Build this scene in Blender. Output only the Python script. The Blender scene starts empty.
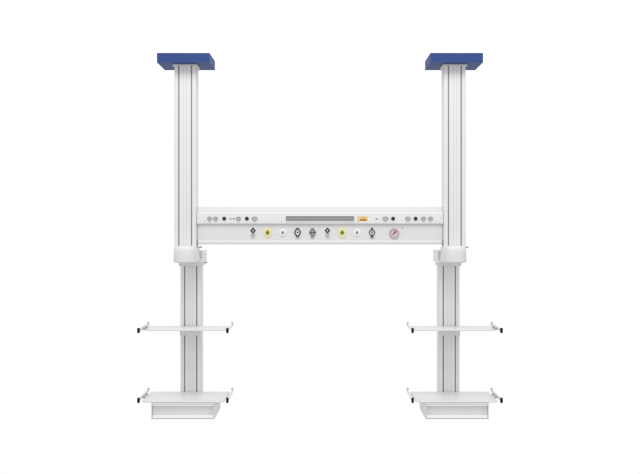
import bpy, bmesh, math
from mathutils import Vector, Matrix

scene = bpy.context.scene
COL = scene.collection
H = 1.90            # height of the beam's reference line above the (unseen) floor
CX = 1.079          # distance of each column's axis from the middle of the beam
PI = math.pi

# ------------------------------------------------------------------ materials
def material(name, base, rough=0.45, metallic=0.0, coat=0.0, var=0.03, bump=0.0, scale=60.0, spec=0.5):
    m = bpy.data.materials.new(name); m.use_nodes = True
    nt = m.node_tree; b = nt.nodes['Principled BSDF']
    b.inputs['Metallic'].default_value = metallic
    b.inputs['Coat Weight'].default_value = coat
    b.inputs['Specular IOR Level'].default_value = spec
    tc = nt.nodes.new('ShaderNodeTexCoord')
    nz = nt.nodes.new('ShaderNodeTexNoise')
    nz.inputs['Scale'].default_value = scale; nz.inputs['Detail'].default_value = 5
    nt.links.new(tc.outputs['Object'], nz.inputs['Vector'])
    rp = nt.nodes.new('ShaderNodeValToRGB')
    lo = [max(0, c * (1 - var)) for c in base]; hi = [min(1, c * (1 + var)) for c in base]
    rp.color_ramp.elements[0].position = 0.3; rp.color_ramp.elements[1].position = 0.7
    rp.color_ramp.elements[0].color = (*lo, 1); rp.color_ramp.elements[1].color = (*hi, 1)
    nt.links.new(nz.outputs['Fac'], rp.inputs['Fac'])
    nt.links.new(rp.outputs['Color'], b.inputs['Base Color'])
    mr = nt.nodes.new('ShaderNodeMapRange')
    mr.inputs['To Min'].default_value = max(0.02, rough - 0.05); mr.inputs['To Max'].default_value = rough + 0.05
    nt.links.new(nz.outputs['Fac'], mr.inputs['Value']); nt.links.new(mr.outputs['Result'], b.inputs['Roughness'])
    if bump:
        n2 = nt.nodes.new('ShaderNodeTexNoise'); n2.inputs['Scale'].default_value = 900; n2.inputs['Detail'].default_value = 2
        nt.links.new(tc.outputs['Object'], n2.inputs['Vector'])
        bp = nt.nodes.new('ShaderNodeBump'); bp.inputs['Strength'].default_value = bump; bp.inputs['Distance'].default_value = 0.0006
        nt.links.new(n2.outputs['Fac'], bp.inputs['Height']); nt.links.new(bp.outputs['Normal'], b.inputs['Normal'])
    return m

M = dict(
    paint=material('white_powder_coat', (.725, .725, .728), .42, bump=.15, var=.012, scale=9),
    alu=material('pale_lacquered_aluminium', (.735, .735, .74), .40, bump=.1, var=.012, scale=9),
    shelf=material('white_shelf_lacquer', (.70, .70, .705), .38, var=.006, scale=2),
    cover=material('opal_white_plastic', (.80, .80, .80), .4, var=.01),
    strip=material('satin_white_strip', (.64, .64, .645), .5, var=.01),
    recess=material('grey_white_panel', (.70, .70, .705), .45, var=.012, scale=9),
    socket=material('pale_grey_socket', (.58, .58, .585), .5),
    rim=material('socket_rim_grey', (.27, .27, .275), .5),
    seal=material('grey_rubber_strip', (.34, .34, .345), .7, var=.05),
    shadowline=material('dark_gap_shade', (.14, .14, .142), .6),  # shade tone for the gaps at the beam's ends
    lever=material('lever_grey_plastic', (.52, .52, .52), .45),
    blue=material('blue_paint', (.036, .070, .222), .5, bump=.2, var=.04, scale=14, spec=.12),
    black=material('black_plastic', (.006, .006, .007), .5, spec=.15),
    grey=material('mid_grey_plastic', (.22, .22, .225), .45),
    light_grey=material('light_grey_plastic', (.42, .42, .42), .45),
    dark=material('dark_grey_plastic', (.06, .06, .06), .5, spec=.2),
    yellow=material('yellow_plastic', (.78, .76, .38), .4),
    olive=material('olive_plastic', (.16, .17, .01), .4),
    white=material('white_plastic', (.88, .88, .88), .3, var=.01),
    window=material('smoked_grey_window', (.265, .265, .27), .35, var=.03),
    orange=material('orange_sticker', (.86, .50, .22), .5),
    gold=material('golden_sticker_field', (.80, .56, .16), .5),
    amber=material('amber_print', (.34, .17, .01), .5),
    pink=material('mauve_pink_plastic', (.52, .36, .41), .4),
    pale_pink=material('pale_pink_dial', (.70, .56, .60), .4),
    wine=material('dark_wine_needle', (.10, .03, .05), .4),
    steel=material('brushed_steel', (.5, .5, .5), .3, metallic=.8),
)

# ------------------------------------------------------------------ shape helpers
def bevel(bm, w, seg=2, ang=30):
    if w <= 0: return bm
    es = [e for e in bm.edges if len(e.link_faces) == 2 and e.calc_face_angle(0) > math.radians(ang)]
    bmesh.ops.bevel(bm, geom=es, offset=w, segments=seg, profile=.5, affect='EDGES', clamp_overlap=True)
    return bm

def box(bm, x0, x1, y0, y1, z0, z1):
    vs = [bm.verts.new((x, y, z)) for z in (z0, z1) for y in (y0, y1) for x in (x0, x1)]
    for f in ((0, 2, 3, 1), (4, 5, 7, 6), (0, 1, 5, 4), (2, 6, 7, 3), (0, 4, 6, 2), (1, 3, 7, 5)):
        bm.faces.new([vs[i] for i in f])
    return bm

def bbox_bm(x0, x1, y0, y1, z0, z1, b=.002, seg=2):
    return bevel(box(bmesh.new(), x0, x1, y0, y1, z0, z1), b, seg)

def prism(bm, pts, axis, a, c):
    """extrude a closed outline; axis 'x': pts are (y,z), 'y': (x,z), 'z': (x,y)"""
    def v(p, t):
        return {'x': (t, p[0], p[1]), 'y': (p[0], t, p[1]), 'z': (p[0], p[1], t)}[axis]
    A = [bm.verts.new(v(p, a)) for p in pts]; B = [bm.verts.new(v(p, c)) for p in pts]
    n = len(pts)
    bm.faces.new(A); bm.faces.new(B[::-1])
    for i in range(n):
        bm.faces.new([A[i], B[i], B[(i + 1) % n], A[(i + 1) % n]])
    bmesh.ops.recalc_face_normals(bm, faces=bm.faces[:])
    return bm

def cyl(bm, p, axis, r, l, n=32, r2=None):
    """cylinder starting at p, running l along axis"""
    r2 = r if r2 is None else r2
    d = {'x': Vector((1, 0, 0)), 'y': Vector((0, 1, 0)), 'z': Vector((0, 0, 1))}[axis]
    u = Vector((0, 0, 1)) if axis != 'z' else Vector((1, 0, 0)); w = d.cross(u)
    p = Vector(p)
    A = [bm.verts.new(p + (u * math.cos(t) + w * math.sin(t)) * r) for t in [2 * PI * i / n for i in range(n)]]
    B = [bm.verts.new(p + d * l + (u * math.cos(t) + w * math.sin(t)) * r2) for t in [2 * PI * i / n for i in range(n)]]
    fs = [bm.faces.new(A), bm.faces.new(B[::-1])]
    for i in range(n): fs.append(bm.faces.new([A[i], B[i], B[(i + 1) % n], A[(i + 1) % n]]))
    bmesh.ops.recalc_face_normals(bm, faces=fs)
    return bm

def ring(bm, cx, cz, outer, inner, y0, y1):
    """flat ring facing -y between two outlines with equal point counts (offsets from cx,cz)"""
    n = len(outer)
    L = []
    for (o, y) in ((outer, y0), (inner, y0), (inner, y1), (outer, y1)):
        L.append([bm.verts.new((cx + p[0], y, cz + p[1])) for p in o])
    fs = []
    for k in range(4):
        a, b = L[k], L[(k + 1) % 4]
        for i in range(n): fs.append(bm.faces.new([a[i], a[(i + 1) % n], b[(i + 1) % n], b[i]]))
    bmesh.ops.recalc_face_normals(bm, faces=fs)
    return bm

def rrect(w, h, r, n=6):
    """rounded rectangle outline centred at 0"""
    pts = []
    for (sx, sy, t0) in ((1, 1, 0), (-1, 1, PI / 2), (-1, -1, PI), (1, -1, 1.5 * PI)):
        for i in range(n + 1):
            t = t0 + PI / 2 * i / n
            pts.append((sx * (w / 2 - r) + r * math.cos(t), sy * (h / 2 - r) + r * math.sin(t)))
    return pts

def circle(r, n=32):
    return [(r * math.cos(2 * PI * i / n), r * math.sin(2 * PI * i / n)) for i in range(n)]

def diamond(w, h, n=1):
    return [(w, 0), (0, h), (-w, 0), (0, -h)]

def off(pts, cx, cz): return [(p[0] + cx, p[1] + cz) for p in pts]

CENTRE = {}
def obj(name, bm, mat, parent=None, smooth=True):
    me = bpy.data.meshes.new(name)
    lo = Vector([min(v.co[i] for v in bm.verts) for i in range(3)]); hi = Vector([max(v.co[i] for v in bm.verts) for i in range(3)])
    c = (lo + hi) / 2
    bmesh.ops.translate(bm, verts=bm.verts[:], vec=-c)
    bmesh.ops.recalc_face_normals(bm, faces=bm.faces[:])
    for f in bm.faces: f.smooth = smooth
    for e in bm.edges:
        if len(e.link_faces) == 2 and e.calc_face_angle(0) > math.radians(32): e.smooth = False
    bm.to_mesh(me); bm.free()
    me.materials.append(mat)
    o = bpy.data.objects.new(name, me); COL.objects.link(o)
    o.location = c - CENTRE.get(parent.name if parent else None, Vector((0, 0, 0)))
    o.parent = parent
    CENTRE[o.name] = c
    return o

def thing(name, label, cat, loc, group=None):
    o = bpy.data.objects.new(name, None); COL.objects.link(o)
    o.location = loc; o.empty_display_size = .2
    o['label'] = label; o['category'] = cat
    if group: o['group'] = group
    CENTRE[o.name] = Vector((0, 0, 0))
    return o

# ------------------------------------------------------------------ column extrusion profile
def column_outline(cx, y0, depth=.128, hw=.0868):
    """plan of the aluminium extrusion, front face at y0: rounded corners, two deep slots, fine ridges"""
    r = .010; pts = []
    g, gw, gd = .0506, .0056, .022
    def corner(x, y, t0):
        for i in range(5):
            t = t0 + PI / 2 * i / 4
            pts.append((x + r * math.cos(t), y + r * math.sin(t)))
    corner(hw - r, depth - r, 0); corner(-hw + r, depth - r, PI / 2)
    corner(-hw + r, r, PI)
    pts.extend([(-g - gw, .0), (-g - gw, gd), (-g + gw, gd), (-g + gw, .0022)])
    for x in (-.0125, .0125):
        pts.extend([(x - .0022, .0022), (x, .0052), (x + .0022, .0022)])
    pts.extend([(g - gw, .0022), (g - gw, gd), (g + gw, gd), (g + gw, .0)])
    corner(hw - r, r, 1.5 * PI)
    return [(cx + p[0], y0 + p[1]) for p in pts]

def column(cx, y0, z0, z1, parent):
    c = obj('column', prism(bmesh.new(), column_outline(cx, y0), 'z', z0, z1), M['alu'], parent)
    for s in (-1, 1):
        x = cx + s * .0506
        obj('slot_seal', bbox_bm(x - .0048, x + .0048, y0 + .009, y0 + .0215, z0 + .002, z1 - .002, .001, 1), M['seal'], c)
    return c

# =================================================================== the bridge
bridge = thing('supply_bridge', 'wide white ceiling beam bridge on two tall columns with blue plates, carrying the outlets', 'medical bridge', (0, 0, H))
for s in (-1, 1):
    cx = s * CX
    p = obj('ceiling_plate', bbox_bm(cx - .2075, cx + .2075, -.082, .222, 1.259, 1.332, .003, 2), M['blue'], bridge)
    fl = bbox_bm(cx - .098, cx + .098, -.011, .139, 1.2495, 1.2588, .002, 2)
    obj('mounting_flange', fl, M['paint'], bridge)
    column(cx, 0, -.30, 1.249, bridge)

    # rounded collar of the swivel joint, lofted
    bm = bmesh.new(); rows = []
    def plan(hw, y0, y1, n=14):
        pts = []
        d = .112                                   # depth of the rounded front
        for i in range(n + 1):
            t = PI - PI * i / n
            ex = .80
            x = math.copysign(abs(math.cos(t)) ** ex, math.cos(t)) * hw
            y = y0 + d - d * abs(math.sin(t)) ** .9
            pts.append((x, y))
        pts += [(hw, y1), (-hw, y1)]
        return pts
    prof = [(-.3205, .093, -.068), (-.3175, .0968, -.075), (-.300, .0968, -.076), (-.245, .0952, -.076),
            (-.214, .0932, -.075), (-.203, .0915, -.071), (-.195, .089, -.062), (-.190, .084, -.045), (-.188, .070, -.010)]
    for (z, hw, y0) in prof:
        sag = .011 * max(0, min(1, (z + .25) / .045))
        rows.append([bm.verts.new((cx + p[0], p[1], z - sag * abs(p[0] / hw) ** 5)) for p in plan(hw, y0, .142)])
    n = len(rows[0])
    for a, b in zip(rows, rows[1:]):
        for i in range(n): bm.faces.new([a[i], a[(i + 1) % n], b[(i + 1) % n], b[i]])
    bm.faces.new(rows[0]); bm.faces.new(rows[-1])
    col = obj('swivel_collar', bm, M['paint'], bridge)
    # brake lever to the right of every collar
    bm = bmesh.new(); cyl(bm, (cx + .088, .075, -.204), 'x', .0055, .030, 16); cyl(bm, (cx + .110, .075, -.204), 'x', .0075, .0135, 20)
    obj('brake_lever', bm, M['lever'], col)
    # dark strip standing in for the shaded gap between beam end and column
    xi = s * (CX - .0868)
    obj('end_gap_shade', bbox_bm(min(xi, xi - s * .004), max(xi, xi - s * .004), .043, .056, -.192, -.143, .0008, 1), M['shadowline'], bridge)

# ---- beam between the columns (slightly short of the columns' inner sides)
XB = CX - .0868 - .0015
prof = [(.120, .121), (.078, .121), (.074, .119), (.036, .081), (.031, .075), (.030, .071), (.030, -.012), (.033, -.0155),
        (.054, -.0155), (.054, -.146), (.120, -.146)]
bm = prism(bmesh.new(), prof, 'x', -XB, XB)
beam = obj('beam', bm, M['paint'], bridge)
# lower panel that carries the gas outlets
obj('outlet_panel', bbox_bm(-XB + .004, XB - .004, .050, .0535, -.1455, -.0165, .0008, 1), M['recess'], beam)
# light covers: sloping strip on top, rounded lip below
tp = [(.0765, .1215), (.0735, .1225), (.0365, .0855), (.0375, .0825)]
obj('light_cover', prism(bmesh.new(), tp, 'x', -XB + .001, XB - .001), M['strip'], beam)
lp = [(.052, -.1465), (.043, -.1475), (.041, -.150), (.041, -.168), (.046, -.1765), (.056, -.180), (.118, -.180), (.118, -.1465)]
obj('light_cover', prism(bmesh.new(), lp, 'x', -XB + .006, XB - .006), M['cover'], beam)

K = .00804
def bx(px): return (px - 320) * K
YF = .030                                              # front of the upper face
ZS = (222 - 218.6) * K                                 # centre line of the sockets

def power_socket(px, w=.042):
    x = bx(px)
    f = obj('power_socket', prism(bmesh.new(), off(rrect(w, .030, .0145), x, ZS), 'y', YF - .0025, YF - .0002), M['socket'], bridge)
    obj('socket_rim', ring(bmesh.new(), x, ZS, rrect(w, .030, .0145), rrect(w - .009, .021, .0102), YF - .0040, YF - .0027), M['rim'], f)
    bm = bmesh.new()
    q = (w - .016) / 3
    for dx in (-q, 0, q): box(bm, x + dx - .0016, x + dx + .0016, YF - .0036, YF - .0026, ZS - .0062, ZS + .0062)
    obj('pin_slots', bm, M['grey'], f)
    obj('socket_latch', bbox_bm(x - .009, x + .009, YF - .0025, YF - .0003, ZS - .0280, ZS - .0245, .0008, 1), M['light_grey'], f)

for px, w in ((209.6, .038), (215.6, .038), (238.6, .040), (254.6, .048), (385.5, .048), (407.8, .042), (423.4, .042), (430.5, .040)):
    power_socket(px, w)

for px in (224.3, 246.9, 393.1, 415.6):                # equipotential studs
    x = bx(px); bm = bmesh.new()
    f = obj('earthing_stud', bevel(cyl(bm, (x, YF - .007, ZS), 'y', .0150, .0068, 36), .002, 2), M['dark'], bridge)
    obj('stud_pin', bevel(cyl(bmesh.new(), (x, YF - .012, ZS), 'y', .0055, .0048, 24), .001, 1), M['black'], f)

for px in (230.6, 233.8, 376.6):                       # small data ports
    x = bx(px)
    f = obj('data_port', bbox_bm(x - .0105, x + .0105, YF - .002, YF - .0002, ZS - .009, ZS + .009, .001, 1), M['cover'], bridge)
    obj('port_opening', bbox_bm(x - .0075, x + .0075, YF - .0032, YF - .0022, ZS - .005, ZS + .004, .0004, 1), M['grey'], f)

# long smoked window with its frame
xa, xb, za, zb = bx(285.8), bx(354.2), (222 - 221.4) * K, (222 - 216.0) * K
w = obj('display_window', bbox_bm(xa, xb, YF - .0015, YF - .0003, za, zb, .0005, 1), M['window'], bridge)
bm = ring(bmesh.new(), (xa + xb) / 2, (za + zb) / 2, rrect(xb - xa + .012, zb - za + .012, .003, 3), rrect(xb - xa, zb - za, .002, 3), YF - .0035, YF - .0005)
obj('window_frame', bm, M['cover'], w)

# orange sticker with dark amber print along its lower edge
xa, xb, za, zb = bx(357.2), bx(367.6), (222 - 221.1) * K, (222 - 216.4) * K
f = obj('warning_sticker', bbox_bm(xa, xb, YF - .0012, YF - .0002, za, zb, .0003, 1), M['orange'], bridge)
obj('sticker_field', bbox_bm(xa + .036, xb - .003, YF - .0017, YF - .0014, za + .003, zb - .003, 0), M['gold'], f)
bm = bmesh.new()
for dx, z_, w_, h_ in ((.022, .004, .054, .0075), (.024, .0125, .005, .006), (.031, .0125, .008, .004), (.041, .0125, .004, .008),
                       (.047, .0125, .010, .005), (.059, .0125, .005, .008), (.066, .0125, .009, .004), (.046, .024, .004, .006), (.052, .024, .007, .004)):
    box(bm, xa + dx, xa + dx + w_, YF - .0024, YF - .0020, za + z_, za + z_ + h_)
obj('sticker_print', bm, M['amber'], f)
bm = bmesh.new(); box(bm, xa + .006, xa + .016, YF - .0019, YF - .0014, za + .012, za + .026)
obj('sticker_patch', bm, M['pale_pink'], f)

# ---- gas outlets on the lower panel
YP = .050; KP = .008067; ZO = (222 - 232.6) * KP
def px_p(px): return (px - 320) * KP
def disc(r): return bevel(cyl(bmesh.new(), (0, 0, 0), 'y', r, .006, 40), .0015, 2)
def place(bm, x, y, z):
    bmesh.ops.translate(bm, verts=bm.verts[:], vec=(x, y, z)); return bm

def outlet_round(px):
    x = px_p(px)
    f = obj('gas_outlet', place(disc(.030), x, YP - .0062, ZO), M['white'], bridge)
    obj('outlet_bore', bevel(cyl(bmesh.new(), (x, YP - .013, ZO), 'y', .0105, .0065, 28), .002, 2), M['grey'], f)
    obj('outlet_ring', ring(bmesh.new(), x, ZO, circle(.022), circle(.0185), YP - .0085, YP - .0064), M['cover'], f)

def outlet_yellow(px):
    x = px_p(px)
    f = obj('gas_outlet', prism(bmesh.new(), off(rrect(.060, .078, .029, 8), x, ZO), 'y', YP - .0062, YP - .0002), M['yellow'], bridge)
    bm = prism(bmesh.new(), off(diamond(.017, .0195), x, ZO), 'y', YP - .012, YP - .0065)
    obj('outlet_key', bevel(bm, .002, 2), M['olive'], f)
    obj('outlet_ring', ring(bmesh.new(), x, ZO, circle(.0255), circle(.0225), YP - .0080, YP - .0064), M['yellow'], f)

def outlet_arrow(px):
    """dark diamond key above a rounded grey cup, on a white backplate"""
    x = px_p(px)
    f = obj('gas_outlet', prism(bmesh.new(), off(rrect(.056, .088, .026, 8), x, ZO), 'y', YP - .0045, YP - .0002), M['cover'], bridge)
    z = ZO + .017
    obj('outlet_key', ring(bmesh.new(), x, z, diamond(.023, .026), diamond(.0095, .0105), YP - .010, YP - .0047), M['dark'], f)
    bm = bmesh.new(); cyl(bm, (x, YP - .010, ZO - .021), 'y', .0165, .0052, 28)
    box(bm, x - .019, x + .019, YP - .0090, YP - .0050, ZO - .014, ZO - .006)
    obj('outlet_cup', bm, M['light_grey'], f)

def outlet_nib(px, kind):
    """pointed or round key ring with a central pin and short prongs below"""
    x = px_p(px); m = M['grey'] if kind == 'pale' else M['dark']
    f = obj('gas_outlet', prism(bmesh.new(), off(rrect(.064, .092, .030, 8), x, ZO - .001), 'y', YP - .0045, YP - .0002), M['paint'], bridge)
    z = ZO + .001
    if kind == 'round':
        key = ring(bmesh.new(), x, z, circle(.0250), circle(.0188), YP - .010, YP - .0047)
        box(key, x - .0075, x + .0075, YP - .0095, YP - .0050, z + .0258, z + .039)
        box(key, x - .0085, x + .0085, YP - .0095, YP - .0050, z - .041, z - .0258)
    else:
        def nib(w, top, bot, n=40):
            pts = []
            for i in range(n):
                t = 2 * PI * i / n; c, q = math.cos(t), math.sin(t)
                e = 1.35
                pts.append((w * math.copysign(abs(c) ** e, c), (top if q > 0 else bot) * math.copysign(abs(q) ** e, q)))
            return pts
        o_, i_ = (nib(.0265, .039, .036), nib(.0180, .0275, .025)) if kind == 'pointed' else (nib(.0265, .039, .040), nib(.0125, .016, .014))
        key = ring(bmesh.new(), x, z, o_, i_, YP - .010, YP - .0047)
    obj('outlet_key', key, m, f)
    if kind == 'pale':
        obj('outlet_band', bbox_bm(x - .0255, x + .0255, YP - .0125, YP - .0104, z - .0035, z + .0035, .0006, 1), M['dark'], f)
    else:
        obj('outlet_pin', bevel(cyl(bmesh.new(), (x, YP - .011, z + .001), 'y', .0062, .006, 24), .001, 1), m, f)
    bm = bmesh.new()
    for dx in (-.0085, .0085):
        box(bm, x + dx - .0032, x + dx + .0032, YP - .0085, YP - .0047, ZO - .042, ZO - .026)
    obj('outlet_prongs', bm, M['grey'], f)

outlet_arrow(253.1); outlet_yellow(267.7); outlet_round(282.8); outlet_nib(297.6, 'pointed'); outlet_nib(312.6, 'pale')
outlet_arrow(327.4); outlet_yellow(342.2); outlet_round(357.0); outlet_nib(372.0, 'round')

# pink round gauge with a needle
x, z = px_p(394.1), (222 - 233.2) * KP
g = obj('pressure_gauge', place(disc(.0385), x, YP - .0062, z), M['pale_pink'], bridge)
obj('gauge_rim', bevel(ring(bmesh.new(), x, z, circle(.0395, 48), circle(.029, 48), YP - .013, YP - .0064), .0012, 2, 50), M['pink'], g)
bm = bmesh.new(); box(bm, -.017, .019, 0, .0018, -.0032, .0032); box(bm, .004, .017, 0, .0018, .0036, .0095)
bmesh.ops.rotate(bm, verts=bm.verts[:], cent=(0, 0, 0), matrix=Matrix.Rotation(-math.radians(40), 3, 'Y'))
obj('gauge_needle', place(bm, x, YP - .0098, z), M['wine'], g)
obj('panel_screw', bevel(cyl(bmesh.new(), (px_p(402.2), YP - .0025, (222 - 228.4) * KP), 'y', .0055, .0022, 20), .0006, 1), M['light_grey'], bridge)
for sx in (-.93, -.31, .31, .93):                      # screws of the upper fascia
    obj('fascia_screw', bevel(cyl(bmesh.new(), (sx, YF - .0016, .003), 'y', .0040, .0014, 18), .0005, 1), M['light_grey'], bridge)

# =================================================================== hanging shelf columns
def make_shelf_column(label):
    t = thing('hanging_shelf_unit', label, 'shelf unit', (-CX, 0, H), 'shelf units hanging below the bridge'); t['kind'] = 'thing'
    YC = .255
    block = obj('swivel_block', bbox_bm(-.113, .113, .150, .400, -.334, -.236, .012, 3), M['cover'], t)
    bm = bmesh.new(); cyl(bm, (.090, .345, -.3425), 'x', .005, .030, 16); cyl(bm, (.110, .345, -.3425), 'x', .007, .0145, 20)
    obj('brake_lever', bm, M['lever'], block)
    obj('head_flange', bbox_bm(-.096, .096, .235, .400, -.366, -.3345, .003, 2), M['paint'], t)
    column(0, YC, -1.455, -.3665, t)

    def shelf(zt, y0):
        # rounded-front plate, butting the column's front with a 2 mm gap
        y1 = YC - .002; hw = .328; r = .055; pts = []
        for (cxx, cyy, t0) in ((hw - .012, y1 - .012, 0), (-hw + .012, y1 - .012, PI / 2)):
            for i in range(5):
                a = t0 + PI / 2 * i / 4; pts.append((cxx + .012 * math.cos(a), cyy + .012 * math.sin(a)))
        for (cxx, t0) in ((-hw + r, PI), (hw - r, 1.5 * PI)):
            for i in range(9):
                a = t0 + PI / 2 * i / 8; pts.append((cxx + r * math.cos(a), y0 + r + r * math.sin(a)))
        bm = prism(bmesh.new(), pts, 'z', zt - .0075, zt)
        sh = obj('shelf', bevel(bm, .0025, 2, 50), M['shelf'], t)
        zr = zt + .011
        for s in (-1, 1):
            x = s * .350
            obj('side_rail', bbox_bm(x - .005, x + .005, -.085, .232, zr - .0125, zr + .0125, .002, 2), M['cover'], sh)
            bm = bbox_bm(x - .008, x + .008, -.104, -.083, zr - .0195, zr + .0175, .005, 3)
            obj('rail_end_cap', bm, M['black'], sh)
            bm = bbox_bm(x - .0075, x + .0075, .2322, .246, zr - .008, zr + .021, .003, 2)
            obj('rail_end_stop', bm, M['light_grey'], sh)
            for yy in (.045, .135):
                a, b = sorted((s * .3285, s * .3448))
                obj('rail_bracket', bbox_bm(a, b, yy - .010, yy + .010, zr - .0185, zr + .0010, .002, 1), M['light_grey'], sh)
        return sh
    s1 = shelf(-.864, .000)
    # clamp that carries the middle shelf on the column
    c = obj('shelf_clamp', bbox_bm(-.086, .086, -.086 + .322, .2535, -.943, -.8725, .004, 2), M['paint'], t)
    for s in (-1, 1):
        obj('clamp_screw', bevel(cyl(bmesh.new(), (s * .053, .2335, -.925), 'y', .009, .003, 24), .0008, 1), M['cover'], c)
    s2 = shelf(-1.413, -.101)

    # drawer cabinet below the bottom shelf: open-fronted carcass, inset drawer
    x0, x1, y0, y1, zt, zb = -.2495, .2495, -.103, .2525, -1.4215, -1.5505
    bm = bmesh.new()
    th = .008
    box(bm, x0, x0 + th, y0, y1, zb, zt); box(bm, x1 - th, x1, y0, y1, zb, zt)
    box(bm, x0 + th, x1 - th, y0, y1, zt - th * 1.2, zt); box(bm, x0 + th, x1 - th, y0, y1, zb, zb + .005)
    box(bm, x0 + th, x1 - th, y1 - th, y1, zb + .005, zt - th * 1.2)
    cab = obj('drawer_cabinet', bevel(bm, .0012, 1), M['paint'], t)
    d = obj('drawer', bbox_bm(x0 + th + .002, x1 - th - .002, y0 + .022, y0 + .034, zb + .012, zt - .0175, .001, 1), M['recess'], t)
    obj('drawer_tray', bbox_bm(x0 + th + .006, x1 - th - .006, y0 + .0345, y1 - .02, zb + .012, zt - .035, .001, 1), M['recess'], d)
    # sloping grip lip along the drawer's lower edge
    lip = [(y0 + .0215, zb + .029), (y0 + .002, zb + .0115), (y0 + .002, zb + .0075), (y0 + .0215, zb + .0075)]
    obj('grip_lip', prism(bmesh.new(), lip, 'x', x0 + th + .002, x1 - th - .002), M['cover'], d)
    rail = [(y0 + .004, zt - .0105), (y0 + .004, zt - .0245), (y0 + .0205, zt - .0245), (y0 + .0205, zt - .0105)]
    obj('drawer_top_edge', prism(bmesh.new(), rail, 'x', x0 + th + .002, x1 - th - .002), M['cover'], d)
    for s in (-1, 1):
        bm = bbox_bm(s * .206 - .0035, s * .206 + .0035, y0 + .019, y0 + .0215, zb + .033, zt - .028, .0006, 1)
        obj('front_seam', bm, M['paint'], d)
    return t

def copy_tree(o, parent=None):
    c = o.copy(); COL.objects.link(c)
    if parent: c.parent = parent
    for ch in list(o.children): copy_tree(ch, c)
    return c

first = make_shelf_column('white two-shelf hanging column with drawer, below the beam end farther from the pink gauge')
second = copy_tree(first)
second.location.x = CX
second['label'] = 'white two-shelf hanging column with drawer, below the beam end nearer the pink gauge'

# =================================================================== white studio surround and lamps
world = bpy.data.worlds.new('World'); scene.world = world; world.use_nodes = True
nt = world.node_tree; bg = nt.nodes['Background']
tc = nt.nodes.new('ShaderNodeTexCoord'); sep = nt.nodes.new('ShaderNodeSeparateXYZ')
nt.links.new(tc.outputs['Generated'], sep.inputs[0])
def ramp(src, a, b, lo, hi):
    m = nt.nodes.new('ShaderNodeMapRange'); m.interpolation_type = 'SMOOTHSTEP'
    m.inputs['From Min'].default_value = a; m.inputs['From Max'].default_value = b
    m.inputs['To Min'].default_value = lo; m.inputs['To Max'].default_value = hi
    nt.links.new(src, m.inputs['Value']); return m.outputs['Result']
def math_node(op, a, b=None):
    m = nt.nodes.new('ShaderNodeMath'); m.operation = op
    nt.links.new(a, m.inputs[0])
    if b is not None: nt.links.new(b, m.inputs[1])
    return m.outputs[0]
down = ramp(sep.outputs['Z'], -.75, -.42, .48, 1.0)          # surround dimmed from below, added to shade the undersides
side = ramp(math_node('ABSOLUTE', sep.outputs['X']), .55, .85, 1.0, .75)   # dimmed at both sides, added to darken rounded edges
front = ramp(sep.outputs['Y'], -.55, .15, .95, 1.0)             # slightly dimmed behind the camera, added to deepen front-facing shade
fac = math_node('MULTIPLY', math_node('MULTIPLY', down, side), front)
nt.links.new(fac, bg.inputs['Strength'])
bg.inputs['Color'].default_value = (1, 1, 1, 1)

def softbox(name, loc, target, size, size_y, power):
    l = bpy.data.lights.new(name, 'AREA'); l.shape = 'RECTANGLE'; l.size = size; l.size_y = size_y; l.energy = power
    o = bpy.data.objects.new(name, l); COL.objects.link(o); o.location = loc
    o.rotation_euler = (Vector(target) - Vector(loc)).to_track_quat('-Z', 'Y').to_euler()
softbox('softbox_lamp', (0, -2.6, 5.9), (0, .1, 1.6), 3.2, 1.6, 108)

# =================================================================== camera
cam = bpy.data.cameras.new('camera'); co = bpy.data.objects.new('camera', cam); COL.objects.link(co)
co.location = (0, -6, H); co.rotation_euler = (PI / 2, 0, 0)
cam.sensor_width = 36; cam.lens = 36 * 750 / 640; cam.shift_y = -15 / 640
cam.clip_end = 200
scene.camera = co
scene.view_settings.view_transform = 'Standard'; scene.view_settings.look = 'None'
scene.view_settings.exposure = 0; scene.view_settings.gamma = 1
